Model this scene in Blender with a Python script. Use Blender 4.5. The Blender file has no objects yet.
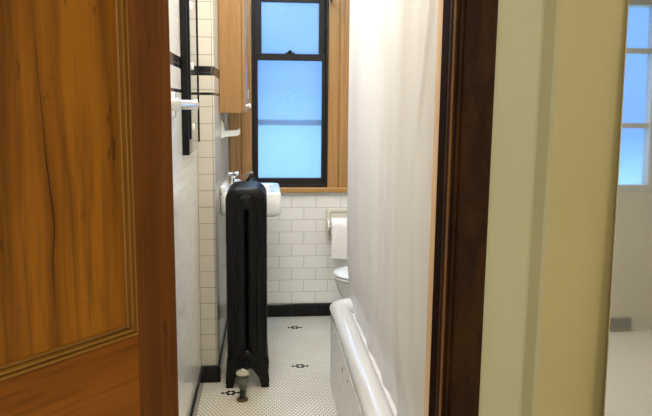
import bpy, bmesh, math, random
from mathutils import Vector, Matrix
random.seed(7)
S = bpy.context.scene
COL = S.collection
PI = math.pi

# ------------------------------------------------------------------ node helpers
class NT:
    def __init__(s, name):
        s.m = bpy.data.materials.new(name); s.m.use_nodes = True
        s.t = s.m.node_tree; s.t.nodes.clear()
        s.out = s.t.nodes.new('ShaderNodeOutputMaterial')
        s.b = s.t.nodes.new('ShaderNodeBsdfPrincipled')
        s.t.links.new(s.b.outputs[0], s.out.inputs[0])
    def n(s, typ, **kw):
        nd = s.t.nodes.new(typ)
        for k, v in kw.items():
            setattr(nd, k, v)
        return nd
    def set(s, sock, v):
        if isinstance(v, bpy.types.NodeSocket): s.t.links.new(v, sock)
        else:
            if isinstance(v, tuple) and len(v) == 3 and sock.type == 'RGBA': v = v + (1,)
            sock.default_value = v
    def math(s, op, a, b=None, c=None, clamp=False):
        nd = s.n('ShaderNodeMath', operation=op); nd.use_clamp = clamp
        s.set(nd.inputs[0], a)
        if b is not None: s.set(nd.inputs[1], b)
        if c is not None: s.set(nd.inputs[2], c)
        return nd.outputs[0]
    def mix(s, f, a, b):
        nd = s.n('ShaderNodeMix', data_type='RGBA')
        s.set(nd.inputs[0], f); s.set(nd.inputs[6], a); s.set(nd.inputs[7], b)
        return nd.outputs[2]
    def obj(s): return s.n('ShaderNodeTexCoord').outputs['Object']
    def uv(s): return s.n('ShaderNodeTexCoord').outputs['UV']
    def map(s, v, scale=(1,1,1), loc=(0,0,0), rot=(0,0,0)):
        nd = s.n('ShaderNodeMapping'); s.set(nd.inputs[0], v)
        nd.inputs[1].default_value = loc; nd.inputs[2].default_value = rot; nd.inputs[3].default_value = scale
        return nd.outputs[0]
    def noise(s, v, scale=5, detail=3, rough=.5, dist=0):
        nd = s.n('ShaderNodeTexNoise'); s.set(nd.inputs['Vector'], v)
        nd.inputs['Scale'].default_value = scale; nd.inputs['Detail'].default_value = detail
        nd.inputs['Roughness'].default_value = rough; nd.inputs['Distortion'].default_value = dist
        return nd.outputs[0]
    def ramp(s, f, stops, interp='LINEAR'):
        nd = s.n('ShaderNodeValToRGB'); s.set(nd.inputs[0], f); r = nd.color_ramp; r.interpolation = interp
        while len(r.elements) < len(stops): r.elements.new(.5)
        for e, (p, c) in zip(r.elements, stops):
            e.position = p; e.color = (c, c, c, 1) if not isinstance(c, tuple) else (c + (1,) if len(c) == 3 else c)
        return nd.outputs[0]
    def sep(s, v):
        nd = s.n('ShaderNodeSeparateXYZ'); s.set(nd.inputs[0], v); return nd.outputs
    def comb(s, x=0, y=0, z=0):
        nd = s.n('ShaderNodeCombineXYZ')
        for i, q in enumerate((x, y, z)): s.set(nd.inputs[i], q)
        return nd.outputs[0]
    def bump(s, h, strength=.2, dist=.01):
        nd = s.n('ShaderNodeBump'); s.set(nd.inputs['Height'], h)
        nd.inputs['Strength'].default_value = strength; nd.inputs['Distance'].default_value = dist
        s.t.links.new(nd.outputs[0], s.b.inputs['Normal'])
    def col(s, v): s.set(s.b.inputs['Base Color'], v)
    def rough(s, v): s.set(s.b.inputs['Roughness'], v)
    def p(s, **kw):
        for k, v in kw.items(): s.set(s.b.inputs[k.replace('_', ' ')], v)

def srgb(r, g, b):
    f = lambda c: (c/255/12.92 if c/255 <= .04045 else ((c/255+.055)/1.055)**2.4)
    return (f(r), f(g), f(b))

def plain(name, c, rough=.5, var=.06, scale=8, metallic=0, coat=0, bump=0, spec=.5):
    m = NT(name)
    f = m.noise(m.obj(), scale, 4)
    d = tuple(x*(1-var*2) for x in c)
    m.col(m.mix(m.ramp(f, [(.3, 0.), (.7, 1.)]), d, c)); m.rough(rough)
    m.p(Metallic=metallic, Coat_Weight=coat, Specular_IOR_Level=spec)
    if bump: m.bump(m.noise(m.obj(), scale*12, 3), bump, .002)
    return m.m

def wood(name, light, mid, dark, grain='Z', freq=1.0, rough=.4, stretch=.06, knots=0, crack=False, coat=.15, spec=.3):
    m = NT(name); o = m.obj()
    sc = {'X': (stretch, 1, 1), 'Y': (1, stretch, 1), 'Z': (1, 1, stretch)}[grain]
    v = m.map(o, sc)
    broad = m.noise(v, 9*freq, 3, .5, .6)
    fine = m.noise(v, 70*freq, 4, .6, .3)
    hair = m.noise(m.map(o, tuple(.25*q if q < 1 else 1 for q in sc)), 260*freq, 2, .6)
    blot = m.noise(o, 4.5, 3, .55)
    c = m.mix(m.ramp(broad, [(.32, 0.), (.62, 1.)]), mid, light)
    c = m.mix(m.math('MULTIPLY', m.ramp(fine, [(.5, 0.), (.74, 1.)]), .55), c, dark)
    c = m.mix(m.math('MULTIPLY', m.ramp(hair, [(.56, 0.), (.8, 1.)]), .35), c, dark)
    c = m.mix(m.math('MULTIPLY', m.ramp(blot, [(.45, 0.), (.8, 1.)]), .35), c, mid)
    if knots:
        vo = m.n('ShaderNodeTexVoronoi'); vo.feature = 'F1'
        s2 = {'X': (.45, 1, 1), 'Y': (1, .45, 1), 'Z': (1, 1, .45)}[grain]
        m.set(vo.inputs['Vector'], m.map(o, s2, (.37, .21, .13))); vo.inputs['Scale'].default_value = knots
        k = m.ramp(vo.outputs['Distance'], [(.035, 1.), (.085, 0.)])
        c = m.mix(m.math('MULTIPLY', k, .55), c, dark)
    if crack:
        x, y, z = m.sep(o)
        t = m.math('DIVIDE', m.math('SUBTRACT', z, .95), .6)
        off = m.ramp(t, [(0., .85), (.105, .852), (.178, .849), (.25, .830), (.312, .825), (.433, .849), (.513, .861), (.59, .858), (.78, .882), (1., .895)], 'B_SPLINE')
        off = m.math('MULTIPLY', off, 1/3)
        d = m.math('ABSOLUTE', m.math('SUBTRACT', m.math('ABSOLUTE', x), off))
        wdt = m.ramp(t, [(.0, 0.0), (.08, .001), (.2, .0032), (.3, .004), (.43, .003), (.6, .002), (.8, .001), (1., 0.)])
        k = m.math('LESS_THAN', d, m.math('MULTIPLY', wdt, .32))
        c = m.mix(k, c, tuple(q*.12 for q in dark))
        halo = m.math('MULTIPLY', m.ramp(d, [(0., 1.), (.02, 0.)]), .35)
        c = m.mix(halo, c, dark)
    if knots:
        fl = m.noise(m.map(o, tuple(.35 if q < 1 else 1 for q in sc)), 42, 2, .5)
        c = m.mix(m.math('MULTIPLY', m.ramp(fl, [(.68, 0.), (.76, 1.)]), .6), c, dark)
        wv = m.noise(m.map(o, sc, (3.1, 1.7, .4)), 5.5, 2, .5, 1.2)
        c = m.mix(m.math('MULTIPLY', m.ramp(wv, [(.54, 0.), (.66, 1.)]), .4), c, dark)
    m.col(c); m.rough(rough); m.p(Coat_Weight=coat, Coat_Roughness=.3, Specular_IOR_Level=spec)
    m.bump(fine, .08, .002)
    return m.m

TW, TH = .154, .0777
def tile(name, base, grout, width=TW, offset=.5, u0=0.0, stripes=False, rough=.12, v0=.085, vary=.05, spec=.5):
    m = NT(name); uv = m.uv()
    br = m.n('ShaderNodeTexBrick'); m.set(br.inputs['Vector'], m.map(uv, loc=(-u0, -v0, 0)))
    br.offset = offset; br.offset_frequency = 2; br.squash = 1
    i = br.inputs
    i['Color1'].default_value = base + (1,); i['Color2'].default_value = tuple(x*(1-vary) for x in base) + (1,)
    i['Mortar'].default_value = grout + (1,)
    i['Scale'].default_value = 1; i['Mortar Size'].default_value = .0016; i['Mortar Smooth'].default_value = .3
    i['Bias'].default_value = 0; i['Brick Width'].default_value = width; i['Row Height'].default_value = TH
    c = br.outputs[0]
    c = m.mix(m.math('MULTIPLY', m.ramp(m.noise(uv, 2.2, 3), [(.35, 0.), (.75, 1.)]), .12), c, tuple(x*.6 for x in base))
    if stripes:
        u, v, _ = m.sep(uv)
        b1 = m.math('MULTIPLY', m.math('GREATER_THAN', v, 1.470), m.math('LESS_THAN', v, 1.512))
        b2 = m.math('MULTIPLY', m.math('GREATER_THAN', v, 1.382), m.math('LESS_THAN', v, 1.394))
        k = m.math('ADD', b1, b2, clamp=True)
        j = m.math('LESS_THAN', m.math('ABSOLUTE', m.math('SUBTRACT', m.math('FRACT', m.math('DIVIDE', m.math('SUBTRACT', u, u0), width)), .5)), .488)
        c = m.mix(k, c, m.mix(j, grout, (.008, .008, .009)))
    m.col(c)
    m.rough(m.math('ADD', m.math('MULTIPLY', br.outputs[1], .5), rough))
    m.p(Specular_IOR_Level=spec)
    hgt = m.math('SUBTRACT', 1., br.outputs[1])
    m.bump(hgt, .35, .002)
    return m.m

def floor_mat():
    m = NT('hex mosaic'); o = m.obj(); P = .0185
    x, y, z = m.sep(o)
    # ornament lattice: centred rectangle .66 x .617, flowers at (.177,3.291) and (-.159,2.963)
    LX, LY, ax, ay = 37*P, 19*P*math.sqrt(3), .177, 3.291
    sx, sy = P, P*math.sqrt(3)
    def cell(v, per, off): # v - per*round((v-off)/per) - off
        q = m.math('ROUND', m.math('DIVIDE', m.math('SUBTRACT', v, off), per))
        return m.math('SUBTRACT', m.math('SUBTRACT', v, m.math('MULTIPLY', q, per)), off)
    def dot2(a, b): return m.math('ADD', m.math('MULTIPLY', a, a), m.math('MULTIPLY', b, b))
    gx1, gy1 = cell(x, sx, ax), cell(y, sy, ay)
    gx2, gy2 = cell(x, sx, ax+sx/2), cell(y, sy, ay+sy/2)
    first = m.math('LESS_THAN', dot2(gx1, gy1), dot2(gx2, gy2))
    def sel(a, b):
        nd = m.n('ShaderNodeMix', data_type='FLOAT'); m.set(nd.inputs[0], first); m.set(nd.inputs[2], b); m.set(nd.inputs[3], a); return nd.outputs[0]
    gx, gy = sel(gx1, gx2), sel(gy1, gy2)
    cx, cy = m.math('SUBTRACT', x, gx), m.math('SUBTRACT', y, gy)
    agx, agy = m.math('ABSOLUTE', gx), m.math('ABSOLUTE', gy)
    hd = m.math('MAXIMUM', agx, m.math('ADD', m.math('MULTIPLY', agx, .5), m.math('MULTIPLY', agy, .866)))
    grout = m.ramp(m.math('DIVIDE', hd, P/2), [(.76, 0.), (.88, 1.)])
    def orn(ox, oy):
        dx, dy = cell(cx, LX, ox), cell(cy, LY, oy)
        r = m.math('SQRT', dot2(dx, dy))
        ring = m.math('MULTIPLY', m.math('GREATER_THAN', r, P*.5), m.math('LESS_THAN', r, P*1.4))
        side = m.math('MULTIPLY', m.math('LESS_THAN', m.math('ABSOLUTE', dy), P*.4), m.math('LESS_THAN', m.math('ABSOLUTE', m.math('SUBTRACT', m.math('ABSOLUTE', dx), 2*P)), P*.5))
        return m.math('ADD', ring, side, clamp=True)
    k = m.math('ADD', orn(ax, ay), orn(ax-LX/2, ay-LY/2), clamp=True)
    base = m.mix(m.ramp(m.noise(o, 3, 3), [(.35, 0.), (.7, 1.)]), srgb(218, 210, 190), srgb(232, 226, 212))
    # worn warm patch round the pipe
    c = m.mix(m.math('MULTIPLY', grout, .9), base, srgb(92, 84, 72))
    c = m.mix(m.math('MULTIPLY', k, m.math('SUBTRACT', 1., m.math('MULTIPLY', grout, .1))), c, (.012, .012, .013))
    m.col(c); m.rough(m.math('ADD', .26, m.math('MULTIPLY', grout, .5)))
    m.bump(m.math('SUBTRACT', 1., grout), .3, .001)
    return m.m

# ------------------------------------------------------------------ geometry helpers
def finish(name, bm, mat, parent=None, smooth=False, kind=None, uvf=None, angle=None):
    bmesh.ops.recalc_face_normals(bm, faces=bm.faces)
    if uvf:
        L = bm.loops.layers.uv.new('UVMap')
        for f in bm.faces:
            for l in f.loops: l[L].uv = uvf(l.vert.co, f.normal)
    if parent is not None:
        pm = Matrix.Translation(parent.location) @ parent.rotation_euler.to_matrix().to_4x4() if parent.type == 'EMPTY' or parent.parent is None else None
        M = world_of(parent)
        bm.transform(M.inverted())
    me = bpy.data.meshes.new(name); bm.to_mesh(me); bm.free()
    for p in me.polygons: p.use_smooth = smooth
    if smooth and angle:
        me.set_sharp_from_angle(angle=math.radians(angle))
    o = bpy.data.objects.new(name, me); COL.objects.link(o)
    mats = mat if isinstance(mat, list) else [mat]
    for q in mats: me.materials.append(q)
    if parent is not None: o.parent = parent
    if kind: o['kind'] = kind
    return o

def world_of(o):
    M = Matrix.Translation(o.location) @ o.rotation_euler.to_matrix().to_4x4()
    return world_of(o.parent) @ M if o.parent else M

def tag(o, label, cat=None, group=None, kind=None):
    o['label'] = label
    if cat: o['category'] = cat
    if group: o['group'] = group
    if kind: o['kind'] = kind
    return o

def thing(name, loc, label, cat, rz=0, group=None, kind=None):
    e = bpy.data.objects.new(name, None); COL.objects.link(e)
    e.location = loc; e.rotation_euler = (0, 0, rz); e.empty_display_size = .05
    return tag(e, label, cat, group, kind)

def BM(): return bmesh.new()

def add_box(bm, x0, x1, y0, y1, z0, z1, bev=0, seg=2, M=None):
    vs = bmesh.ops.create_cube(bm, size=1)['verts']
    bmesh.ops.transform(bm, verts=vs, matrix=Matrix.Translation(((x0+x1)/2, (y0+y1)/2, (z0+z1)/2)) @ Matrix.Diagonal((x1-x0, y1-y0, z1-z0, 1)))
    if bev:
        es = list({e for v in vs for e in v.link_edges})
        r = bmesh.ops.bevel(bm, geom=es, offset=bev, segments=seg, profile=.5, affect='EDGES')
        vs = list({v for f in r['faces'] for v in f.verts} | {v for v in vs if v.is_valid})
        # every vertex of this island
        seen = set(vs); st = list(vs)
        while st:
            q = st.pop()
            for e in q.link_edges:
                w = e.other_vert(q)
                if w not in seen: seen.add(w); st.append(w)
        vs = list(seen)
    if M is not None: bmesh.ops.transform(bm, verts=vs, matrix=M)
    return vs

def loft(bm, loops, cap0=True, cap1=True, closed=True):
    rows = [[bm.verts.new(Vector(p)) for p in lp] for lp in loops]
    n = len(rows[0])
    for a, b in zip(rows[:-1], rows[1:]):
        for i in range(n if closed else n-1):
            j = (i+1) % n
            bm.faces.new((a[i], a[j], b[j], b[i]))
    if cap0: bm.faces.new(list(reversed(rows[0])))
    if cap1: bm.faces.new(rows[-1])
    return rows

def tube(bm, pts, r, seg=12, caps=True, sx=1.0):
    pts = [Vector(p) for p in pts]; loops = []
    up = None
    for i, p in enumerate(pts):
        d = (pts[min(i+1, len(pts)-1)] - pts[max(i-1, 0)]).normalized()
        if up is None:
            up = Vector((0, 0, 1)) if abs(d.z) < .9 else Vector((0, 1, 0))
        a = d.cross(up).normalized(); b = a.cross(d).normalized(); up = b
        rr = r[i] if isinstance(r, (list, tuple)) else r
        loops.append([p + (a*math.cos(2*PI*k/seg)*sx + b*math.sin(2*PI*k/seg))*rr for k in range(seg)])
    loft(bm, loops, caps, caps)

def lathe(bm, prof, seg=24, M=None, sy=1.0):
    loops = [[(r*math.cos(2*PI*k/seg), r*math.sin(2*PI*k/seg)*sy, z) for k in range(seg)] for r, z in prof]
    if M is not None: loops = [[M @ Vector(p) for p in l] for l in loops]
    loft(bm, loops)

def prism(bm, poly, axis, a0, a1):
    """extrude a polygon: poly in the two other axes, along axis"""
    def P(u, v, a):
        return {'X': (a, u, v), 'Y': (u, a, v), 'Z': (u, v, a)}[axis]
    loft(bm, [[P(u, v, a0) for u, v in poly], [P(u, v, a1) for u, v in poly]])

def box(name, x0, x1, y0, y1, z0, z1, mat, parent=None, bev=.002, kind=None, smooth=False, uvf=None):
    bm = BM(); add_box(bm, x0, x1, y0, y1, z0, z1, bev)
    return finish(name, bm, mat, parent, smooth, kind, uvf)

def rrect(cx, cy, hx, hy, r, seg=6):
    out = []
    for sx, sy, a0 in ((1, 1, 0), (-1, 1, 90), (-1, -1, 180), (1, -1, 270)):
        for k in range(seg+1):
            a = math.radians(a0 + 90*k/seg)
            out.append((cx + sx*(hx-r) + r*math.cos(a), cy + sy*(hy-r) + r*math.sin(a)))
    return out

RX = Matrix.Rotation(PI/2, 4, 'X'); RY = Matrix.Rotation(PI/2, 4, 'Y')
def at(x, y, z, R=None):
    M = Matrix.Translation((x, y, z)); return M @ R if R is not None else M

# ------------------------------------------------------------------ materials
M_panel = wood('varnished pine panel', srgb(146, 92, 16), srgb(108, 63, 8), srgb(52, 24, 3), 'Z', .8, .38, .05, coat=.05, spec=.2, knots=2.6, crack=True)
M_stile = wood('varnished pine stile', srgb(126, 74, 15), srgb(102, 56, 9), srgb(54, 24, 3), 'Z', 1, .38, .05, coat=.05, spec=.2, knots=2.2)
M_rail = wood('varnished pine rail', srgb(146, 88, 15), srgb(116, 64, 9), srgb(58, 26, 3), 'X', 1, .38, .06, coat=.05, spec=.2, knots=3.2)
M_mold = wood('varnished pine moulding', srgb(134, 90, 32), srgb(106, 66, 20), srgb(52, 28, 6), 'Z', 1.4, .4, .04)
M_moldh = wood('varnished pine cross moulding', srgb(142, 100, 36), srgb(112, 74, 22), srgb(52, 30, 6), 'X', 1.4, .4, .04)
M_cas = wood('dark walnut stain', srgb(58, 35, 9), srgb(38, 21, 5), srgb(15, 7, 2), 'Z', 2.2, .6, .35, coat=0, spec=.12)
M_casedge = wood('dark stained edge', srgb(40, 20, 7), srgb(26, 12, 5), srgb(12, 5, 2), 'Z', 1, .9, .05, coat=0, spec=.02)
M_casbead = wood('highlight bead', srgb(132, 92, 48), srgb(96, 60, 26), srgb(40, 20, 8), 'Z', 1, .4, .05)  # paler wood colour paints the highlight line along the casing bead
M_jamb = wood('light jamb wood', srgb(226, 190, 140), srgb(206, 160, 104), srgb(160, 108, 56), 'Z', 1, .4, .05)
M_wwood = wood('honey oak window trim', srgb(172, 130, 82), srgb(152, 109, 62), srgb(104, 68, 34), 'Z', 1.2, .35, .04)
M_wwoodh = wood('honey oak window sill', srgb(182, 138, 84), srgb(160, 114, 60), srgb(112, 74, 34), 'X', 1.2, .3, .04)
M_cab = wood('honey maple cabinet', srgb(158, 122, 78), srgb(146, 109, 65), srgb(116, 80, 44), 'Z', .8, .35, .05)
T_back = tile('white subway tile back', srgb(236, 235, 232), srgb(172, 170, 164), u0=.164-TW/2)
T_left = tile('white subway tile left', srgb(234, 231, 222), srgb(180, 174, 160), u0=.03, stripes=True)
T_pier = tile('white square tile pier', srgb(196, 189, 174), srgb(120, 110, 92), width=.0715, offset=0, u0=0, stripes=True, rough=.25, v0=.397-4*TH)
T_right = tile('white subway tile right', srgb(224, 222, 214), srgb(170, 166, 156))
M_floor = floor_mat()
M_blk = tile('black glazed base tile', (.007, .007, .008), (.03, .03, .03), u0=.164-TW/2, v0=0, rough=.12, vary=.2, spec=.22)
M_iron = plain('black painted cast iron', (.0035, .0035, .0045), .34, .2, 30, bump=.12, spec=.22)
M_china = plain('white vitreous china', srgb(232, 232, 230), .08, .02, 3, coat=.5)
M_china_w = plain('cream glazed ceramic', srgb(222, 214, 200), .15, .03, 3, coat=.4)
M_tub = plain('white porcelain enamel', srgb(226, 224, 220), .14, .03, 3, coat=1)
for n_ in M_tub.node_tree.nodes:
    if n_.type == 'BSDF_PRINCIPLED': n_.inputs['Coat IOR'].default_value = 2.1; n_.inputs['Coat Roughness'].default_value = .08
M_apron = plain('scuffed grey enamel', srgb(228, 226, 222), .38, .08, 26)
M_chip = plain('rusty chip', srgb(110, 88, 76), .8, .3, 60)
M_chrome = plain('chrome', (.82, .83, .85), .09, .02, 5, metallic=1)
M_dkmetal = plain('dark bronze plastic', (.02, .018, .018), .3, .2, 20)
M_paper = plain('tissue paper', srgb(236, 232, 228), .95, .03, 40, bump=.2)
M_core = plain('cardboard core', srgb(150, 120, 84), .9, .05, 40)
M_frame = plain('black painted frame', (.004, .004, .005), .4, .1, 20, spec=.2)
M_wframe = plain('dark bronze window sash', srgb(30, 25, 22), .45, .1, 20, spec=.3)
M_whitep = plain('white plastic clip', srgb(224, 220, 210), .35, .03, 10)
M_valve = plain('greenish tarnished brass', srgb(112, 118, 96), .5, .25, 40, metallic=.35)
M_vcap = plain('pale enamelled cap', srgb(178, 172, 150), .4, .12, 60, metallic=.2)
M_pipe = plain('rusted iron pipe', srgb(38, 30, 24), .6, .3, 60, bump=.2)
M_flange = plain('brown floor flange', srgb(98, 70, 36), .5, .3, 60)
M_ceil = plain('flat white ceiling', srgb(232, 228, 218), .8, .02, 2)
M_hallfl = plain('pale hall carpet', srgb(206, 200, 190), .9, .04, 30)

def paint(name, c, d):
    m = NT(name); o = m.obj()
    m.col(m.mix(m.ramp(m.noise(o, 1.6, 3), [(.3, 0.), (.7, 1.)]), d, c)); m.rough(.38)
    m.p(Specular_IOR_Level=.35)
    h = m.math('ADD', m.noise(m.map(o, (1, 1, .8)), 22, 3), m.math('MULTIPLY', m.noise(o, 140, 2), .3))
    m.bump(h, .16, .006)
    return m.m
M_green = paint('pale sage wall paint', srgb(184, 182, 144), srgb(176, 174, 137))
M_beige = paint('straw wall paint', srgb(180, 170, 122), srgb(172, 161, 113))
M_white = paint('off white wall paint', srgb(222, 218, 206), srgb(214, 210, 198))

m = NT('silvered mirror'); m.col((.88, .9, .9)); m.rough(m.math('MULTIPLY', m.noise(m.obj(), 6, 2), .05)); m.p(Metallic=1.); M_mirror = m.m
m = NT('cabinet mirror'); m.col((.42, .47, .52)); m.rough(m.math('ADD', .04, m.math('MULTIPLY', m.noise(m.obj(), 9, 2), .04))); m.p(Metallic=1.); M_mirror2 = m.m

def pane(name, tr, frost, tcol, fcol):
    m = NT(name); m.t.nodes.remove(m.b)
    a = m.n('ShaderNodeBsdfTransparent'); a.inputs[0].default_value = tcol + (1,)
    b = m.n('ShaderNodeBsdfTranslucent'); b.inputs[0].default_value = fcol + (1,)
    g = m.n('ShaderNodeBsdfGlossy'); g.inputs[0].default_value = (1, 1, 1, 1); g.inputs[1].default_value = .15
    mx = m.n('ShaderNodeMixShader'); 
    f = m.math('ADD', frost, m.math('MULTIPLY', m.math('SUBTRACT', m.noise(m.obj(), 2.5, 3), .5), .25))
    m.set(mx.inputs[0], f); m.t.links.new(a.outputs[0], mx.inputs[1]); m.t.links.new(b.outputs[0], mx.inputs[2])
    m2 = m.n('ShaderNodeMixShader'); m2.inputs[0].default_value = .04
    m.t.links.new(mx.outputs[0], m2.inputs[1]); m.t.links.new(g.outputs[0], m2.inputs[2])
    m.t.links.new(m2.outputs[0], m.out.inputs[0])
    return m.m
M_frost = pane('frosted blue glass', 1, .3, (.92, .96, 1), (.85, .93, 1))
M_clear = pane('clear glass', 1, .06, (.96, .98, 1), (.9, .95, 1))
M_storm = pane('hazy storm glass', 1, .12, (.95, .98, 1), (.9, .95, 1))

def curtain_mat():
    m = NT('white vinyl shower curtain'); m.t.nodes.remove(m.b); o = m.obj()
    p_ = m.n('ShaderNodeBsdfPrincipled')
    c = m.mix(m.ramp(m.noise(m.map(o, (1, 1, .15)), 7, 3), [(.3, 0.), (.7, 1.)]), srgb(228, 225, 223), srgb(238, 236, 235))
    m.set(p_.inputs['Base Color'], c); p_.inputs['Roughness'].default_value = .42
    tl = m.n('ShaderNodeBsdfTranslucent'); m.set(tl.inputs[0], c)
    mx = m.n('ShaderNodeMixShader'); mx.inputs[0].default_value = .38
    m.t.links.new(p_.outputs[0], mx.inputs[1]); m.t.links.new(tl.outputs[0], mx.inputs[2]); m.t.links.new(mx.outputs[0], m.out.inputs[0])
    return m.m
M_curt = curtain_mat()

# ------------------------------------------------------------------ the setting
D, T = 1.45, .10            # hall face of the doorway wall, its thickness
YB, XL, XP, YP, XR = 4.12, -.312, -.232, 3.12, 1.06
CZ = 2.45
def uv_xz(co, n): return (co.x, co.z) if abs(n.y) > .5 else (co.y, co.z)
def uv_yz(co, n): return (co.y, co.z) if abs(n.x) > .5 else (co.x, co.z)

def struct(name, bm, mat, label=None, cat=None, uvf=None, smooth=False, angle=None):
    o = finish(name, bm, mat, None, smooth, 'structure', uvf, angle)
    if label: o['label'] = label
    return o

bm = BM(); add_box(bm, XL-.1, XR+.1, D+.02, YB+.12, -.1, 0); struct('floor', bm, M_floor, 'white hexagon mosaic bathroom floor with small black flowers')
bm = BM(); add_box(bm, -1.7, 3.1, -1.7, D+.02, -.1, 0); struct('floor_hall', bm, M_hallfl, 'pale floor of the hall')
bm = BM(); add_box(bm, -1.7, 3.1, -1.7, YB+.12, CZ, CZ+.1); struct('ceiling', bm, M_ceil)

# back wall of the bathroom with the window opening
WX0, WX1, WZ0, WZ1 = -.085, .39, .835, 2.12
bm = BM()
for a in ((XP-.2, WX0, 0, CZ), (WX1, XR+.1, 0, CZ), (WX0, WX1, 0, WZ0), (WX0, WX1, WZ1, CZ)):
    add_box(bm, a[0], a[1], YB, YB+.12, a[2], a[3])
struct('wall_back', bm, T_back, 'white subway tiled back wall below the window', uvf=uv_xz)
# left wall, then the tiled step that narrows the room
bm = BM(); add_box(bm, XL-.1, XL, D+T, YB, 0, CZ); struct('wall_left', bm, T_left, uvf=uv_yz)
r = .014
prof = [(XL, YP), (XP-r-.008, YP)] + [(XP-r+r*math.sin(math.radians(a)), YP+r-r*math.cos(math.radians(a))) for a in range(0, 91, 15)] + [(XP, YP+r+.01), (XP, YB)]
arc = [0.]
for a, b in zip(prof[:-1], prof[1:]): arc.append(arc[-1] + math.dist(a, b))
bm = BM(); L = bm.loops.layers.uv.new('UVMap')
vs = [(bm.verts.new((x, y, 0)), bm.verts.new((x, y, CZ))) for x, y in prof]
for i in range(len(prof)-1):
    f = bm.faces.new((vs[i][0], vs[i+1][0], vs[i+1][1], vs[i][1])); f.smooth = True
    for l, u in zip(f.loops, (arc[i], arc[i+1], arc[i+1], arc[i])): l[L].uv = (u, l.vert.co.z)
me = bpy.data.meshes.new('wall_left_step'); bm.to_mesh(me); bm.free(); me.materials.append(T_pier)
o = bpy.data.objects.new('wall_left_step', me); COL.objects.link(o); o['kind'] = 'structure'; o['label'] = 'cream tiled step in the left wall with rounded corner'
bm = BM(); add_box(bm, XR, XR+.1, D+T, YB, 0, CZ); struct('wall_right', bm, T_right, uvf=uv_yz)

# black base tiles
def base(name, x0, x1, y0, y1, uvf):
    bm = BM(); add_box(bm, x0, x1, y0, y1, 0, .085, .004); struct(name, bm, M_blk, uvf=uvf)
base('baseboard_back', XP, XR, YB-.012, YB+.001, uv_xz)
base('baseboard_left', XL-.001, XL+.012, D+T+.001, YP-.001, uv_yz)
base('baseboard_left_step', XL+.011, XP+.001, YP-.012, YP+.001, uv_xz)
base('baseboard_left_recess', XP-.001, XP+.012, YP-.011, YB-.011, uv_yz)

# doorway wall between hall and bathroom
HX = -.235; JX = .397; DH = 2.06
bm = BM()
for a in ((-1.7, HX-.02, 0, CZ), (JX+.02, XR+.1, 0, CZ), (HX-.02, JX+.02, DH+.02, CZ)):
    add_box(bm, a[0], a[1], D, D+T, a[2], a[3])
add_box(bm, XR+.1, 3.1, D, D+T, 0, CZ)
struct('wall_doorway', bm, M_green, 'pale sage painted wall beside the dark door casing')
bm = BM(); prism(bm, [(.600, D+.001), (.606, D-.003), (.622, D-.028), (.630, D-.034), (3.1, D-.034), (3.1, D+.001)], 'Z', 0, CZ)
struct('wall_chimney_breast', bm, [M_beige, M_green], 'straw coloured wall section standing slightly proud beside the mirror')
for p_ in bpy.data.objects['wall_chimney_breast'].data.polygons:
    if p_.normal.x < -.2: p_.material_index = 1
bm = BM(); add_box(bm, -1.7, -1.6, -1.7, D, 0, CZ); struct('wall_hall_left', bm, M_beige)
bm = BM(); add_box(bm, 3.0, 3.1, -1.7, D, 0, CZ); struct('wall_hall_right', bm, M_white)
# rear hall wall with its window
HWX0, HWX1, HWZ0, HWZ1 = 1.86, 2.70, .98, 2.3
bm = BM()
for a in ((-1.7, HWX0, 0, CZ), (HWX1, 3.1, 0, CZ), (HWX0, HWX1, 0, HWZ0), (HWX0, HWX1, HWZ1, CZ)):
    add_box(bm, a[0], a[1], -1.75, -1.6, a[2], a[3])
struct('wall_hall_rear', bm, M_white)
vt = thing('wall_vent', (2.47, -1.6, .05), 'low grey wall vent under the hall window', 'vent')
bm = BM(); add_box(bm, 2.38, 2.55, -1.599, -1.585, .02, .10, .003); finish('vent_frame', bm, plain('grey vent paint', srgb(150, 148, 142), .5, .03, 5), vt)
w = thing('window_2', ((HWX0+HWX1)/2, -1.65, HWZ0), 'white hall window seen in the leaning mirror', 'window', kind='structure')
M_wp = plain('white window paint', srgb(206, 206, 202), .4, .03, 5)
bm = BM()
for a in ((HWX0, HWX0+.05, HWZ0, HWZ1), (HWX1-.05, HWX1, HWZ0, HWZ1), (HWX0+.05, HWX1-.05, HWZ0, HWZ0+.05), (HWX0+.05, HWX1-.05, HWZ1-.05, HWZ1)):
    add_box(bm, a[0], a[1], -1.7, -1.62, a[2], a[3], .003)
finish('window_frame', bm, M_wp, w)
bm = BM()
for z in (1.44, 1.95): add_box(bm, HWX0+.05, HWX1-.05, -1.68, -1.64, z-.018, z+.018, .003)
add_box(bm, 2.22, 2.25, -1.675, -1.645, HWZ0+.05, HWZ1-.05, .003)
finish('muntin', bm, M_wp, w)
bm = BM(); add_box(bm, HWX0+.04, HWX1-.04, -1.663, -1.659, HWZ0+.04, HWZ1-.04); finish('pane', bm, M_clear, w)

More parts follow.
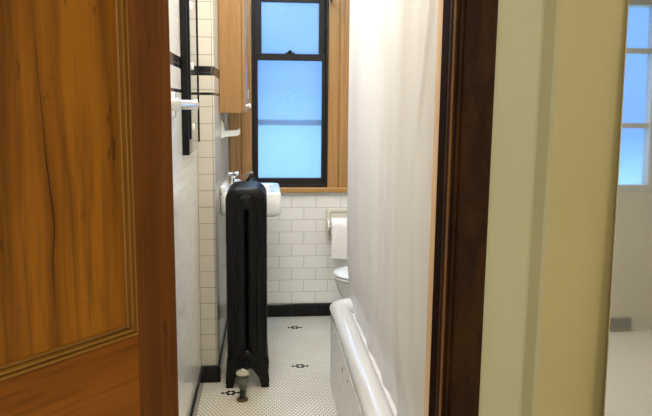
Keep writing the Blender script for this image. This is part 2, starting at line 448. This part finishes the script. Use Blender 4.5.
# door lining and casing: dark to the hall, light wood to the bathroom
t = thing('trim_1', (JX, D, 0), 'dark stained door casing with a light wood inner jamb', 'door frame', kind='structure')
bm = BM(); add_box(bm, JX-.001, JX+.02, D-.004, D+.055, 0, DH, .002); finish('jamb_edge', bm, M_casedge, t)
bm = BM(); add_box(bm, JX, JX+.02, D+.055, D+T+.004, 0, DH, .002); finish('jamb', bm, M_jamb, t)
bm = BM()
x0 = JX
pf = [(x0, D+.001), (x0, D-.014), (x0+.003, D-.019), (x0+.008, D-.021), (x0+.011, D-.019), (x0+.0125, D-.012), (x0+.016, D-.013), (x0+.019, D-.019), (x0+.023, D-.019), (x0+.0245, D-.015),
      (x0+.028, D-.015), (x0+.030, D-.020), (x0+.034, D-.022), (x0+.097, D-.022), (x0+.100, D-.019), (x0+.100, D+.001)]
prism(bm, pf, 'Z', 0, DH+.1); finish('casing', bm, M_cas, t)
bm = BM(); tube(bm, [(x0+.0065, D-.0205, 0), (x0+.0065, D-.0205, DH+.1)], .0028, 8); finish('bead', bm, M_casbead, t)
t = thing('trim_2', (HX, D, 0), 'door casing on the hinge side hidden by the open door', 'door frame', kind='structure')
bm = BM(); add_box(bm, HX-.02, HX, D-.004, D+T+.004, 0, DH, .002); finish('jamb', bm, M_jamb, t)
bm = BM(); add_box(bm, HX-.093, HX-.001, D-.02, D+.001, 0, DH+.1, .003); finish('casing', bm, M_cas, t)
t = thing('trim_3', ((HX+JX)/2, D, DH), 'door head casing above the doorway', 'door frame', kind='structure')
bm = BM(); add_box(bm, HX, JX, D-.004, D+T+.004, DH, DH+.02, .002); finish('jamb', bm, M_jamb, t)
bm = BM(); add_box(bm, HX, JX, D-.02, D+.001, DH, DH+.1, .003); finish('casing', bm, M_cas, t)

# ------------------------------------------------------------------ the open door (local x runs from the hinge, +y faces the camera side)
ang = math.radians(-130.17)
door = thing('door_1', (-.194, 1.43, 0), 'varnished orange pine panel door standing open, crack down its panel', 'door', rz=ang, kind='structure')
DW = .64
def dfin(name, bm, mat, parent=door, smooth=False):
    bm.transform(world_of(door)); return finish(name, bm, mat, parent, smooth)
ST, PZ0, PZ1 = .106, .868, 1.92
bm = BM(); add_box(bm, 0, ST, -.035, 0, .01, 2.04, .003); dfin('stile', bm, M_stile)
bm = BM(); add_box(bm, DW-ST, DW, -.035, 0, .01, 2.04, .003); dfin('stile', bm, M_stile)
for z0, z1 in ((.62, PZ0), (PZ1, 2.04), (.01, .22)):
    bm = BM(); add_box(bm, ST+.0006, DW-ST-.0006, -.035, -.0004, z0, z1, .001); dfin('rail', bm, M_rail)
def moulding(p0, p1, inward, name, mat):
    # stepped ogee swept from p0 to p1 (door plane, x,z), inward = direction to the panel centre, mitred
    prof = [(0, -.0005), (.002, .003), (.0055, .003), (.007, -.006), (.0085, -.006), (.0105, .001), (.0145, 0), (.016, -.009), (.0175, -.009), (.0195, -.005), (.022, -.007), (.024, -.0165), (0, -.0165)]
    bm = BM(); loops = []
    p0, p1, w = Vector(p0), Vector(p1), Vector(inward); d = (p1-p0).normalized()
    for p, sg in ((p0, 1), (p1, -1)):
        loops.append([((p + w*u + d*u*sg).x, y, (p + w*u + d*u*sg).y) for u, y in prof])
    loft(bm, loops); return dfin(name, bm, mat)
for z0, z1 in ((PZ0, PZ1), (.22, .62)):
    bm = BM(); add_box(bm, ST+.015, DW-ST-.015, -.024, -.0125, z0+.015, z1-.015); dfin('panel', bm, M_panel)
    moulding((ST, z0), (DW-ST, z0), (0, 1), 'moulding', M_moldh)
    moulding((DW-ST, z1), (ST, z1), (0, -1), 'moulding', M_moldh)
    moulding((ST, z1), (ST, z0), (1, 0), 'moulding', M_mold)
    moulding((DW-ST, z0), (DW-ST, z1), (-1, 0), 'moulding', M_mold)
bm = BM(); lathe(bm, [(.0, .0), (.022, .0), (.022, .004), (.009, .008), (.009, .03), (.022, .036), (.027, .048), (.022, .058), (0.001, .061)], 24, at(DW-.05, 0, .95, Matrix.Rotation(-PI/2, 4, 'X')))
dfin('doorknob', bm, M_dkmetal, smooth=True)

# ------------------------------------------------------------------ bathroom window
w = thing('window_1', (.152, YB, WZ0), 'frosted sash window in dark frame with honey oak casing', 'window', kind='structure')
def wb(name, parts, mat, bev=.003, parent=w):
    bm = BM()
    for a in parts: add_box(bm, *a, bev)
    return finish(name, bm, mat, parent)
FX0, FX1 = -.083, .388
wb('window_frame', [(FX0, FX0+.018, YB-.012, YB+.1, WZ0, WZ1), (FX1-.018, FX1, YB-.012, YB+.1, WZ0, WZ1), (FX0+.018, FX1-.018, YB-.012, YB+.1, WZ0, WZ0+.018), (FX0+.018, FX1-.018, YB-.012, YB+.1, WZ1-.03, WZ1)], M_wframe)
LX0, LX1 = FX0+.018, FX1-.018
GL0, GL1 = -.043, .348
ls = wb('lower_sash', [(LX0, GL0, YB+.0, YB+.035, WZ0+.018, 1.648), (GL1, LX1, YB+.0, YB+.035, WZ0+.018, 1.648), (GL0, GL1, YB+.0, YB+.035, WZ0+.018, .892), (GL0, GL1, YB+.0, YB+.035, 1.608, 1.648)], M_wframe)
wb('pane', [(GL0-.005, GL1+.005, YB+.016, YB+.020, .887, 1.613)], M_frost, 0, ls)
UX0, UX1 = -.02, .33
us = wb('upper_sash', [(LX0, UX0, YB+.04, YB+.075, 1.615, WZ1-.03), (UX1, LX1, YB+.04, YB+.075, 1.615, WZ1-.03), (UX0, UX1, YB+.04, YB+.075, 1.615, 1.65), (UX0, UX1, YB+.04, YB+.075, 1.955, WZ1-.03)], M_wframe)
wb('pane', [(UX0-.005, UX1+.005, YB+.055, YB+.059, 1.645, 1.96)], M_frost, 0, us)
lk = BM(); add_box(lk, .125, .18, YB-.002, YB+.03, 1.648, 1.656, .002); lathe(lk, [(.012, 0), (.012, .01), (.006, .014)], 16, at(.152, YB+.014, 1.655)); add_box(lk, .146, .158, YB-.012, YB+.02, 1.661, 1.668, .002)
finish('sash_lock', lk, M_frame, ls)
wb('storm_frame', [(LX0, LX1, YB+.092, YB+.112, 1.215, 1.25), (LX0, LX0+.012, YB+.092, YB+.112, WZ0+.018, WZ1-.03), (LX1-.012, LX1, YB+.092, YB+.112, WZ0+.018, WZ1-.03)], plain('blue grey storm frame', srgb(96, 116, 150), .5, .05, 8))
# casing
def casing(xa, xb, name='casing'):
    bm = BM(); wd = xb-xa; s = 1 if wd > 0 else -1
    pf = [(0, .001), (0, -.012), (.004, -.016), (.060, -.016), (.063, -.011), (.067, -.011), (.070, -.020), (.074, -.025), (.092, -.025), (.095, -.021), (.130, -.021), (.136, -.017), (.139, -.010), (.139, .001)]
    prism(bm, [(xa + s*u, YB+v) for u, v in pf], 'Z', WZ0-.002, WZ1+.12)
    return finish(name, bm, M_wwood, w)
casing(FX0+.002, FX0-.138); casing(FX1-.002, FX1+.138)
wb('casing', [(FX0+.002, FX1-.002, YB-.02, YB+.001, WZ1-.01, WZ1+.12)], M_wwoodh)
wb('sill', [(FX0-.16, FX1+.155, YB-.035, YB+.02, WZ0-.03, WZ0+.001)], M_wwoodh, .006)

# ------------------------------------------------------------------ bathtub
tub = thing('bathtub', (.68, 2.35, 0), 'white enamelled bathtub with thick rolled rim along the curtain', 'bathtub')
TX0, TX1, TY0, TY1 = .300, XR-.002, D+T+.014, 3.10
cx, cy, hx, hy = (TX0+TX1)/2, (TY0+TY1)/2, (TX1-TX0)/2, (TY1-TY0)/2
def lp(inset, z, r): return [(x, y, z) for x, y in rrect(cx, cy, hx-inset, hy-inset, max(r, .01), 7)]
RZ = .43
loops = [lp(.012, 0, .05), lp(.010, .06, .05), lp(.008, .33, .05), lp(.008, .365, .05), lp(.004, .378, .055)]
bm = BM(); loft(bm, loops + [lp(.03, .385, .04)], True, True); finish('apron', bm, M_apron, tub, True, angle=50)
rim = []
for k in range(0, 13):
    a = math.radians(200 - k*20)   # around the roll, outside to inside
    rim.append(lp(.049 - .049*math.cos(math.radians(180-(200-k*20))), .382 + .052*math.sin(a) * (.95 if a > 0 else .5), .07))
bm = BM(); loft(bm, rim + [lp(.100, .34, .08), lp(.13, .16, .1), lp(.19, .085, .12), lp(.26, .075, .1)], False, True)
finish('rim_and_basin', bm, M_tub, tub, True)
for (y, z, q) in ((2.54, .288, .012), (2.38, .305, .008)):
    bm = BM(); n = 9; pts = [(.3068, y + q*random.uniform(.6, 1.1)*math.cos(2*PI*k/n), z + q*random.uniform(.6, 1.1)*math.sin(2*PI*k/n)) for k in range(n)]
    loft(bm, [pts, [(p[0]+.004, p[1], p[2]) for p in pts]]); finish('enamel_chip', bm, M_chip, tub)

# ------------------------------------------------------------------ shower curtain and its rod
NY, NZ = 220, 60
def curtain_x(s, z):
    y = 3.05 - s*1.485
    xb = .389 + .006*min(s, .8)/.8 + .020*max(0, s-.8)/.2                       # along the rod
    dn = min(1, max(0, (.66-z)/.24)); dn = dn*dn*(3-2*dn)   # pulled inside the tub at the bottom
    xb += .020*dn*min(1, 1.4-s*.6)
    fold = .0042*math.sin(2*PI*(s*4.3+.15+.06*z)) + .0030*math.sin(2*PI*(s*9.1+.4+.15*z)) + .0012*math.sin(2*PI*(s*17.3+.5*z))
    fold *= (1-.6*dn)
    fold -= .013*math.exp(-((s-.785)/.022)**2) + .005*math.exp(-((s-.60)/.03)**2) + .004*math.exp(-((s-.38)/.04)**2)
    ridge = .93 - .05*max(0., 1.6-z)/.35            # a diagonal crease near the doorway
    if z > 1.2: fold -= .007*math.exp(-((s-ridge)/.008)**2)*min(1, (z-1.2)/.15)
    low = .80 + .06*max(0., .9-z)/.4                 # lower flap swinging out towards the doorway
    if z < .95: fold -= .012*math.exp(-((s-low)/.018)**2)*min(1, (.95-z)/.2)
    if s < .03: fold -= .010*(1-s/.03)
    return xb + fold, y
bm = BM(); rows = []
for j in range(NZ+1):
    z = .30 + (1.93-.30)*j/NZ
    rows.append([bm.verts.new((*curtain_x(i/NY, z), z)) for i in range(NY+1)])
for a, b in zip(rows[:-1], rows[1:]):
    for i in range(NY): bm.faces.new((a[i], a[i+1], b[i+1], b[i]))
c = finish('shower_curtain', bm, M_curt, None, True)
tag(c, 'white vinyl shower curtain hanging in soft folds inside the bathtub', 'shower curtain')
sd = c.modifiers.new('thick', 'SOLIDIFY'); sd.thickness = .0012
rod = thing('curtain_rod', (.40, 2.3, 1.955), 'chrome shower curtain rod above the bathtub', 'curtain rod')
bm = BM(); tube(bm, [(.40, D+T+.002, 1.955), (.40, YB-.002, 1.955)], .011, 16); finish('pole', bm, M_chrome, rod, True, angle=50)
for y in (D+T+.006, YB-.006):
    bm = BM(); lathe(bm, [(.03, -.004), (.03, .004)], 24, at(.40, y, 1.955, RX)); finish('flange', bm, M_chrome, rod)

# ------------------------------------------------------------------ radiator
XC, Y0, NSEC, PIT = -.088, 3.055, 5, .056
rad = thing('radiator', (XC, Y0+PIT*2, 0), 'tall black cast iron radiator standing end on in the passage', 'radiator')
def section_bm(y):
    bm = BM(); hw, z0, z1, rc = .0485, .140, .922, .012
    path = [(XC+px, pz) for px, pz in rrect(0, (z0+z1)/2, hw, (z1-z0)/2, rc, 4)]
    n = len(path); loops = []
    for i, (px, pz) in enumerate(path):
        a = Vector(path[(i+1) % n]) - Vector(path[i-1]); a.normalize(); nn = Vector((a.y, -a.x))
        rows = []
        for k in range(14):
            th = 2*PI*k/14; ca, sa = math.cos(th), math.sin(th)
            ca = math.copysign(abs(ca)**.75, ca); sa = math.copysign(abs(sa)**.75, sa)
            u, v = ca*.0465, sa*.0232
            if u < 0: u *= min(1, 1)
            rows.append((px + nn.x*u, y + v, pz + nn.y*u))
        loops.append(rows)
    loops.append(loops[0])
    rws = [[bm.verts.new(p) for p in l] for l in loops[:-1]]
    for i in range(n):
        a, b = rws[i], rws[(i+1) % n]
        for k in range(14): bm.faces.new((a[k], a[(k+1) % 14], b[(k+1) % 14], b[k]))
    # top and bottom hub barrels joining the sections
    for z, rr in ((.900, .036), (.145, .036)):
        lathe(bm, [(.028, -.0285), (rr, -.024), (rr, .024), (.028, .0285)], 24, at(XC, y, z, RX))
    # fluted ridges down the columns
    for sx in (-.051, .051):
        tube(bm, [(XC+sx, y-.0245, .2), (XC+sx, y-.0265, .26), (XC+sx, y-.0265, .84), (XC+sx, y-.0245, .89)], [.004, .008, .008, .004], 8)
    return bm
for i in range(NSEC):
    finish('section', section_bm(Y0+PIT*i), M_iron, rad, True, angle=60)
for y in (Y0, Y0+PIT*(NSEC-1)):
    for s in (-1, 1):
        bm = BM()
        pf = [(.030, .150), (.096, .150), (.098, .03), (.103, .012), (.103, .0), (.068, .0), (.066, .012), (.056, .05), (.044, .078), (.034, .092), (.012, .096), (.012, .150)]
        prism(bm, [(XC+s*a, b) for a, b in pf], 'Y', y-.022, y+.022)
        es = [e for e in bm.edges if abs((e.verts[0].co-e.verts[1].co).y) < .001]
        bmesh.ops.bevel(bm, geom=es, offset=.006, segments=2, affect='EDGES')
        finish('leg', bm, M_iron, rad, True, angle=50)
bm = BM(); lathe(bm, [(.034, 0), (.034, .006), (.026, .010), (.024, .014), (.010, .016), (.010, .024), (.001, .025)], 8, at(XC, Y0-.026, .900, RX)); finish('end_plug', bm, M_iron, rad)

# valve on the floor pipe in front of it
VX, VY = -.106, 2.905
val = thing('radiator_valve', (VX, VY, 0), 'tarnished greenish valve with pale round cap at the foot of the radiator', 'valve')
bm = BM(); lathe(bm, [(.017, .056), (.019, .060), (.019, .078), (.026, .084), (.028, .100), (.026, .114), (.018, .118), (.012, .126)], 20, at(VX, VY, 0))
finish('valve_body', bm, M_valve, val, True, angle=40)
bm = BM(); tube(bm, [(VX, VY+.02, .098), (VX+.004, VY+.05, .105), (XC, VY+.112, .13)], .015, 14)
finish('inlet', bm, M_iron, val, True, angle=40)
bm = BM(); lathe(bm, [(.012, .122), (.029, .126), (.031, .131), (.027, .138), (.014, .142), (.012, .146), (.006, .150), (.001, .151)], 20, at(VX, VY, 0)); finish('cap', bm, M_vcap, val, True, angle=35)
bm = BM(); tube(bm, [(VX-.002, VY, .002), (VX, VY, .06)], .0135, 14); finish('pipe', bm, M_pipe, val, True, angle=60)
bm = BM(); lathe(bm, [(.026, .0005), (.025, .006), (.015, .010)], 20, at(VX-.002, VY, 0)); finish('flange', bm, M_flange, val, True, angle=40)

# ------------------------------------------------------------------ sink, tap, soap pump
SX0, SX1, SY0, SY1, SZ = XP+.001, .082, 3.40, 3.86, .895
snk = thing('wall_sink', (SX0, 3.63, .77), 'white wall hung sink behind the black radiator', 'sink')
scx, scy = (SX0+SX1)/2, (SY0+SY1)/2; shx, shy = (SX1-SX0)/2, (SY1-SY0)/2
def sl(i, z, r): return [(x, y, z) for x, y in rrect(scx, scy, shx-i, shy-i, r, 6)]
bm = BM(); loft(bm, [sl(.022, .765, .03), sl(.006, .775, .03), sl(.0, .79, .035), sl(0, SZ-.012, .035), sl(.004, SZ-.003, .035), sl(.012, SZ, .03), sl(.05, SZ-.004, .05), sl(.065, SZ-.03, .05), sl(.085, .80, .06), sl(.11, .785, .04)])
finish('basin', bm, M_china, snk, True, angle=50)
bm = BM(); add_box(bm, SX0, SX0+.03, SY0+.01, SY1-.01, SZ-.01, SZ+.034, .01, 3); finish('backsplash', bm, M_china, snk, True, angle=40)
bm = BM(); tube(bm, [(SX0+.16, scy, .785), (SX0+.16, scy, .55), (SX0+.15, scy, .5), (SX0+.1, scy, .47), (SX0+.001, scy, .47)], .018, 14); finish('drain_pipe', bm, M_chrome, snk, True, angle=60)
tap = thing('faucet', (-.195, 3.46, SZ), 'small chrome tap at the wall edge of the sink', 'faucet')
bm = BM(); lathe(bm, [(.020, .0), (.018, .008), (.011, .016), (.011, .07), (.016, .078), (.011, .09)], 16, at(-.165, 3.46, SZ-.003)); finish('tap_body', bm, M_chrome, tap, True, angle=40)
bm = BM(); tube(bm, [(-.165, 3.46, SZ+.05), (-.14, 3.475, SZ+.058), (-.118, 3.49, SZ+.04), (-.11, 3.494, SZ+.015)], .008, 12); finish('spout', bm, M_chrome, tap, True, angle=60)
bm = BM()
for a in (0, PI/2): 
    d = Vector((math.cos(a+.3), math.sin(a+.3), 0))*.026
    tube(bm, [Vector((-.165, 3.46, SZ+.092))-d, Vector((-.165, 3.46, SZ+.092))+d], .009, 10)
finish('cross_handle', bm, M_chrome, tap, True, angle=60)
px, py = -.075, 3.50
pump = thing('soap_pump', (px, py, SZ), 'dark soap bottle with thin pump nozzle on the sink', 'soap dispenser')
bm = BM(); lathe(bm, [(.030, -.003), (.033, .004), (.034, .035), (.030, .054), (.019, .066), (.012, .070)], 24, at(px, py, SZ)); finish('bottle', bm, M_frame, pump, True, angle=50)
bm = BM(); lathe(bm, [(.013, .069), (.013, .078), (.006, .079), (.006, .086)], 16, at(px, py, SZ)); finish('collar', bm, M_dkmetal, pump, True, angle=40)
bm = BM(); tube(bm, [(px+.012, py, SZ+.090), (px, py, SZ+.092), (px-.02, py, SZ+.085), (px-.052, py, SZ+.072)], [.008, .009, .0055, .004], 12); finish('nozzle', bm, plain('grey plastic', srgb(120, 112, 104), .35, .1, 20), pump, True, angle=60)

# ------------------------------------------------------------------ cabinet and shelf over the sink
cab = thing('wall_cabinet', (XP, 3.68, 1.297), 'honey maple cabinet hung on the wall left of the window', 'cabinet')
CY0, CY1, CXF, CB, CT = 3.47, 3.92, -.118, 1.297, 2.15
bm = BM(); add_box(bm, XP+.001, CXF, CY0, CY1, CB, CT, .003); finish('carcass', bm, M_cab, cab)
bm = BM(); add_box(bm, CXF+.001, CXF+.018, CY0+.002, CY1-.002, CB+.004, CT-.004, .003); dr = finish('door', bm, M_cab, cab)
for z in (1.40, 2.0):
    bm = BM(); lathe(bm, [(.005, -.025), (.005, .025)], 10, at(CXF+.02, CY1-.006, z)); finish('hinge', bm, M_chrome, dr)
bm = BM(); lathe(bm, [(.006, .0), (.006, .012), (.013, .017), (.014, .023), (.009, .028), (.001, .029)], 16, at(CXF+.017, CY0+.04, 1.335, RY)); finish('knob', bm, M_china, dr, True, angle=50)
sh = thing('ceramic_shelf', (XP, 3.62, 1.19), 'small white ceramic shelf on the wall under the cabinet', 'shelf')
bm = BM(); prism(bm, [(XP+.001, 1.165), (XP+.012, 1.165), (XP+.02, 1.172), (XP+.085, 1.178), (XP+.098, 1.184), (XP+.1, 1.212), (XP+.094, 1.215), (XP+.09, 1.208), (XP+.02, 1.204), (XP+.014, 1.245), (XP+.006, 1.26), (XP+.001, 1.26)], 'Y', 3.55, 3.69)
finish('shelf_board', bm, M_china, sh)

# ------------------------------------------------------------------ black framed mirror and towel bar on the left wall
MY0, MY1, MZ0, MZ1 = 2.56, 2.96, 1.148, 2.0
FXm = XL+.026
mir = thing('wall_mirror', (XL, 2.8, MZ0), 'narrow mirror with black side frame on the left tiled wall', 'mirror')
bm = BM(); add_box(bm, XL+.001, FXm, MY0, MY0+.012, MZ0, MZ1, .001); add_box(bm, XL+.001, XL+.020, MY0+.012, MY1, MZ0, MZ1, .001); finish('frame', bm, M_frame, mir)
bm = BM(); add_box(bm, XL+.020, FXm-.002, MY0+.013, MY1-.004, MZ0+.002, MZ1-.002, .0008); finish('mirror_glass', bm, M_mirror2, mir)
bm = BM(); add_box(bm, FXm-.003, FXm+.006, MY0+.03, MY0+.045, MZ0+.06, MZ1, .001); finish('stile', bm, M_frame, mir)
bm = BM(); add_box(bm, FXm-.004, FXm+.002, MY1-.005, MY1+.003, MZ0+.03, MZ1, .0008); finish('edge_strip', bm, M_frame, mir)
for z in (1.252, 1.484, 1.71):
    bm = BM(); lathe(bm, [(.006, -.014), (.008, -.010), (.008, .010), (.006, .014)], 12, at(FXm+.006, MY0+.085, z)); finish('clip', bm, M_whitep, mir, True, angle=40)
bar = thing('towel_rail', (XL, 2.03, 1.335), 'white ceramic towel rail on the tiled wall, in front of the black framed mirror', 'towel rail')
for y in (1.80, 2.28):
    bm = BM(); add_box(bm, XL+.001, XL+.014, y-.03, y+.03, 1.295, 1.38, .007, 3)
    tube(bm, [(XL+.012, y, 1.338), (XL+.035, y, 1.338), (XL+.07, y, 1.338), (XL+.088, y, 1.338)], [.024, .016, .016, .019], 16)
    finish('post', bm, M_china, bar, True, angle=50)
bm = BM(); tube(bm, [(XL+.084, 1.80, 1.338), (XL+.084, 2.28, 1.338)], .010, 16); finish('rod', bm, M_china, bar, True, angle=60)

# ------------------------------------------------------------------ toilet paper and toilet
th = thing('paper_holder', (.46, YB, .6), 'cream ceramic toilet paper holder on the back wall', 'toilet paper holder')
PX0, PX1 = .381, .545
bm = BM(); loft(bm, [[(x, YB-.0005, z) for x, z in rrect((PX0+PX1)/2, .604, .082, .10, .02)], [(x, YB-.010, z) for x, z in rrect((PX0+PX1)/2, .604, .082, .10, .02)], [(x, YB-.016, z) for x, z in rrect((PX0+PX1)/2, .604, .074, .092, .016)], [(x, YB-.016, z) for x, z in rrect((PX0+PX1)/2, .604, .06, .078, .016)], [(x, YB-.006, z) for x, z in rrect((PX0+PX1)/2, .604, .054, .072, .014)]])
finish('wall_plate', bm, M_china_w, th, True, angle=35)
for x in (PX0+.012, PX1-.012):
    bm = BM(); prism(bm, [(YB-.014, .64), (YB-.05, .635), (YB-.078, .615), (YB-.084, .595), (YB-.076, .575), (YB-.05, .57), (YB-.014, .56)], 'X', x-.008, x+.008); finish('arm', bm, M_china_w, th)
RZc, RYc = .597, YB-.072
bm = BM(); tube(bm, [(PX0+.018, RYc, RZc), (PX1-.018, RYc, RZc)], .009, 12); finish('spindle', bm, M_whitep, th, True, angle=50)
tr = thing('toilet_roll', (.463, RYc, RZc), 'white toilet roll with a long sheet hanging down', 'toilet roll')
bm = BM(); lathe(bm, [(.022, -.052), (.052, -.052), (.0545, -.049), (.0545, .049), (.052, .052), (.022, .052)], 32, at(.457, RYc, RZc, RY)); finish('roll', bm, M_paper, tr, True, angle=40)
bm = BM(); pts = [(RYc-.01, RZc+.0542), (RYc-.035, RZc+.043), (RYc-.052, RZc+.018), (RYc-.0555, RZc-.01), (RYc-.056, RZc-.06), (RYc-.055, .48), (RYc-.053, .405)]
loft(bm, [[(.406, y, z) for y, z in pts] + [(.406, y+.0006, z) for y, z in reversed(pts)], [(.507, y, z) for y, z in pts] + [(.507, y+.0006, z) for y, z in reversed(pts)]]); finish('hanging_sheet', bm, M_paper, tr)
bm = BM(); lathe(bm, [(.020, -.0525), (.0225, -.0525), (.0225, .0525), (.020, .0525)], 20, at(.457, RYc, RZc, RY)); finish('core', bm, M_core, tr)

TYc = 3.72
toi = thing('toilet', (.75, TYc, 0), 'white toilet with closed lid past the end of the bathtub', 'toilet')
def oval(cx_, hx_, hy_, z, n=32):
    out = []
    for k in range(n):
        a = 2*PI*k/n; ca, sa = math.cos(a), math.sin(a)
        ex = hx_ * (1.0 if ca < 0 else .9)
        out.append((cx_ + ex*math.copysign(abs(ca)**.9, ca), TYc + hy_*math.copysign(abs(sa)**.9, sa), z))
    return out
bm = BM(); loft(bm, [oval(.66, .20, .105, .0), oval(.66, .20, .10, .03), oval(.655, .18, .09, .12), oval(.64, .19, .11, .22), oval(.625, .215, .15, .30), oval(.625, .228, .172, .342), oval(.622, .226, .172, .355)]); finish('bowl', bm, M_china, toi, True, angle=60)
bm = BM(); loft(bm, [oval(.622, .230, .176, .359), oval(.622, .234, .180, .366), oval(.622, .230, .176, .374)]); finish('seat', bm, M_china, toi, True, angle=60)
bm = BM(); loft(bm, [oval(.622, .226, .172, .378), oval(.622, .232, .178, .384), oval(.622, .226, .172, .394), oval(.622, .18, .13, .398), oval(.622, .05, .04, .399)]); finish('lid', bm, M_china, toi, True, angle=60)
bm = BM(); add_box(bm, .85, XR-.01, TYc-.22, TYc+.22, .365, .73, .025, 4); finish('tank', bm, M_china, toi, True, angle=40)
bm = BM(); add_box(bm, .84, XR-.005, TYc-.23, TYc+.23, .732, .765, .012, 3); finish('tank_lid', bm, M_china, toi, True, angle=40)
bm = BM(); add_box(bm, .78, .9, TYc-.1, TYc+.1, .0, .37, .02, 3); finish('trapway', bm, M_china, toi, True, angle=40)
bm = BM(); tube(bm, [(.842, TYc-.16, .67), (.83, TYc-.16, .67), (.825, TYc-.12, .665), (.825, TYc-.09, .66)], .006, 10); finish('flush_lever', bm, M_chrome, toi, True, angle=60)

# ------------------------------------------------------------------ tall mirror leaning on the wall
lean = math.atan((1.412-1.345)/1.9)
lm = thing('leaning_mirror', (1.03, 1.345, 0), 'tall frameless mirror leaning on the wall at right, reflecting a window', 'mirror')
bm = BM(); vs = add_box(bm, .771, 1.33, 1.345, 1.350, .001, 1.9, .0008)
bmesh.ops.transform(bm, verts=bm.verts, matrix=Matrix.Translation((0, 1.345, 0)) @ Matrix.Rotation(-lean, 4, 'X') @ Matrix.Translation((0, -1.345, 0)))
finish('mirror_glass', bm, M_mirror, lm)

# ------------------------------------------------------------------ light
W = bpy.data.worlds.new('World'); S.world = W; W.use_nodes = True
nt = W.node_tree; nt.nodes.clear()
o_ = nt.nodes.new('ShaderNodeOutputWorld'); bg = nt.nodes.new('ShaderNodeBackground')
tc = nt.nodes.new('ShaderNodeTexCoord'); sp = nt.nodes.new('ShaderNodeSeparateXYZ'); rp = nt.nodes.new('ShaderNodeValToRGB')
mr = nt.nodes.new('ShaderNodeMapRange'); mr.inputs[1].default_value = -.3; mr.inputs[2].default_value = .6
nt.links.new(tc.outputs['Generated'], sp.inputs[0]); nt.links.new(sp.outputs[2], mr.inputs[0]); nt.links.new(mr.outputs[0], rp.inputs[0])
cr = rp.color_ramp
stops = [(0., srgb(150, 215, 255)), (.28, srgb(168, 226, 255)), (.325, srgb(140, 196, 255)), (.36, srgb(118, 168, 255)), (.6, srgb(128, 174, 255)), (1., srgb(140, 185, 255))]
while len(cr.elements) < len(stops): cr.elements.new(.5)
for e, (p_, c_) in zip(cr.elements, stops): e.position = p_; e.color = c_ + (1,)
nt.links.new(rp.outputs[0], bg.inputs[0]); bg.inputs[1].default_value = 1.5; nt.links.new(bg.outputs[0], o_.inputs[0])

def area(name, loc, target, sx, sy, power, color, spread=180):
    l = bpy.data.lights.new(name, 'AREA'); l.shape = 'RECTANGLE'; l.size = sx; l.size_y = sy; l.energy = power; l.color = color; l.spread = math.radians(spread)
    o = bpy.data.objects.new(name, l); COL.objects.link(o); o.location = loc
    o.rotation_euler = (Vector(target)-Vector(loc)).to_track_quat('-Z', 'Y').to_euler()
    return o
area('bath ceiling light', (-.04, 2.5, 2.42), (-.04, 2.5, 0), .4, 1.4, 27, (1, .955, .88))
area('bath daylight fill', (.152, 4.02, 2.3), (.12, 2.2, .5), .45, .3, 20, (.38, .64, 1))  # added unseen blue lamp inside the room, boosts the window's daylight
area('tub curtain fill', (.78, 2.35, 2.42), (.78, 2.35, 0), .4, 1.3, 13, (1, .96, .93))  # added unseen lamp that backlights the shower curtain evenly
area('hall ceiling light', (.0, -.2, 2.42), (.0, 0, 0), .5, .5, 25, (1, .90, .74))
area('hall rear fill', (1.1, -1.1, 2.42), (1.1, -1.1, 0), .5, .5, 26, (1, .95, .88))  # added unseen lamp, lifts the rear hall wall reflected in the mirror
for nm, loc, tg, a, b in (('bath window portal', (.152, YB+.13, 1.47), (.152, 0, 1.47), .48, 1.3), ('hall window portal', (2.24, -1.72, 1.64), (2.24, 3, 1.64), .86, 1.34)):
    p_ = area(nm, loc, tg, a, b, 1, (1, 1, 1)); p_.data.cycles.is_portal = True

# ------------------------------------------------------------------ camera
F, PITCH, YAW, ROLL = 665., math.radians(8.7502), math.radians(5.2712), math.radians(.6)
cam = bpy.data.cameras.new('Camera'); co = bpy.data.objects.new('Camera', cam); COL.objects.link(co)
cam.sensor_fit = 'HORIZONTAL'; cam.sensor_width = 36; cam.lens = F/652*36; cam.clip_start = .02
fw = Vector((math.sin(YAW)*math.cos(PITCH), math.cos(YAW)*math.cos(PITCH), -math.sin(PITCH)))
rt = Vector((math.cos(YAW), -math.sin(YAW), 0)); up = rt.cross(fw)
c_, s_ = math.cos(ROLL), math.sin(ROLL)
# pixel x = c*(r.d) + s*(u.d)... : image axes turned by the roll
ax = rt*c_ + up*s_; ay = up*c_ - rt*s_
R = Matrix((ax, ay, -fw)).transposed()
co.matrix_world = Matrix.Translation((0, 0, 1.34)) @ R.to_4x4()
S.camera = co
S.view_settings.view_transform = 'Standard'; S.view_settings.look = 'None'; S.view_settings.exposure = 0; S.view_settings.gamma = 1
S.cycles.use_denoising = True; S.cycles.max_bounces = 10; S.cycles.diffuse_bounces = 5; S.cycles.glossy_bounces = 6; S.cycles.transparent_max_bounces = 12
S.cycles.sample_clamp_indirect = 6
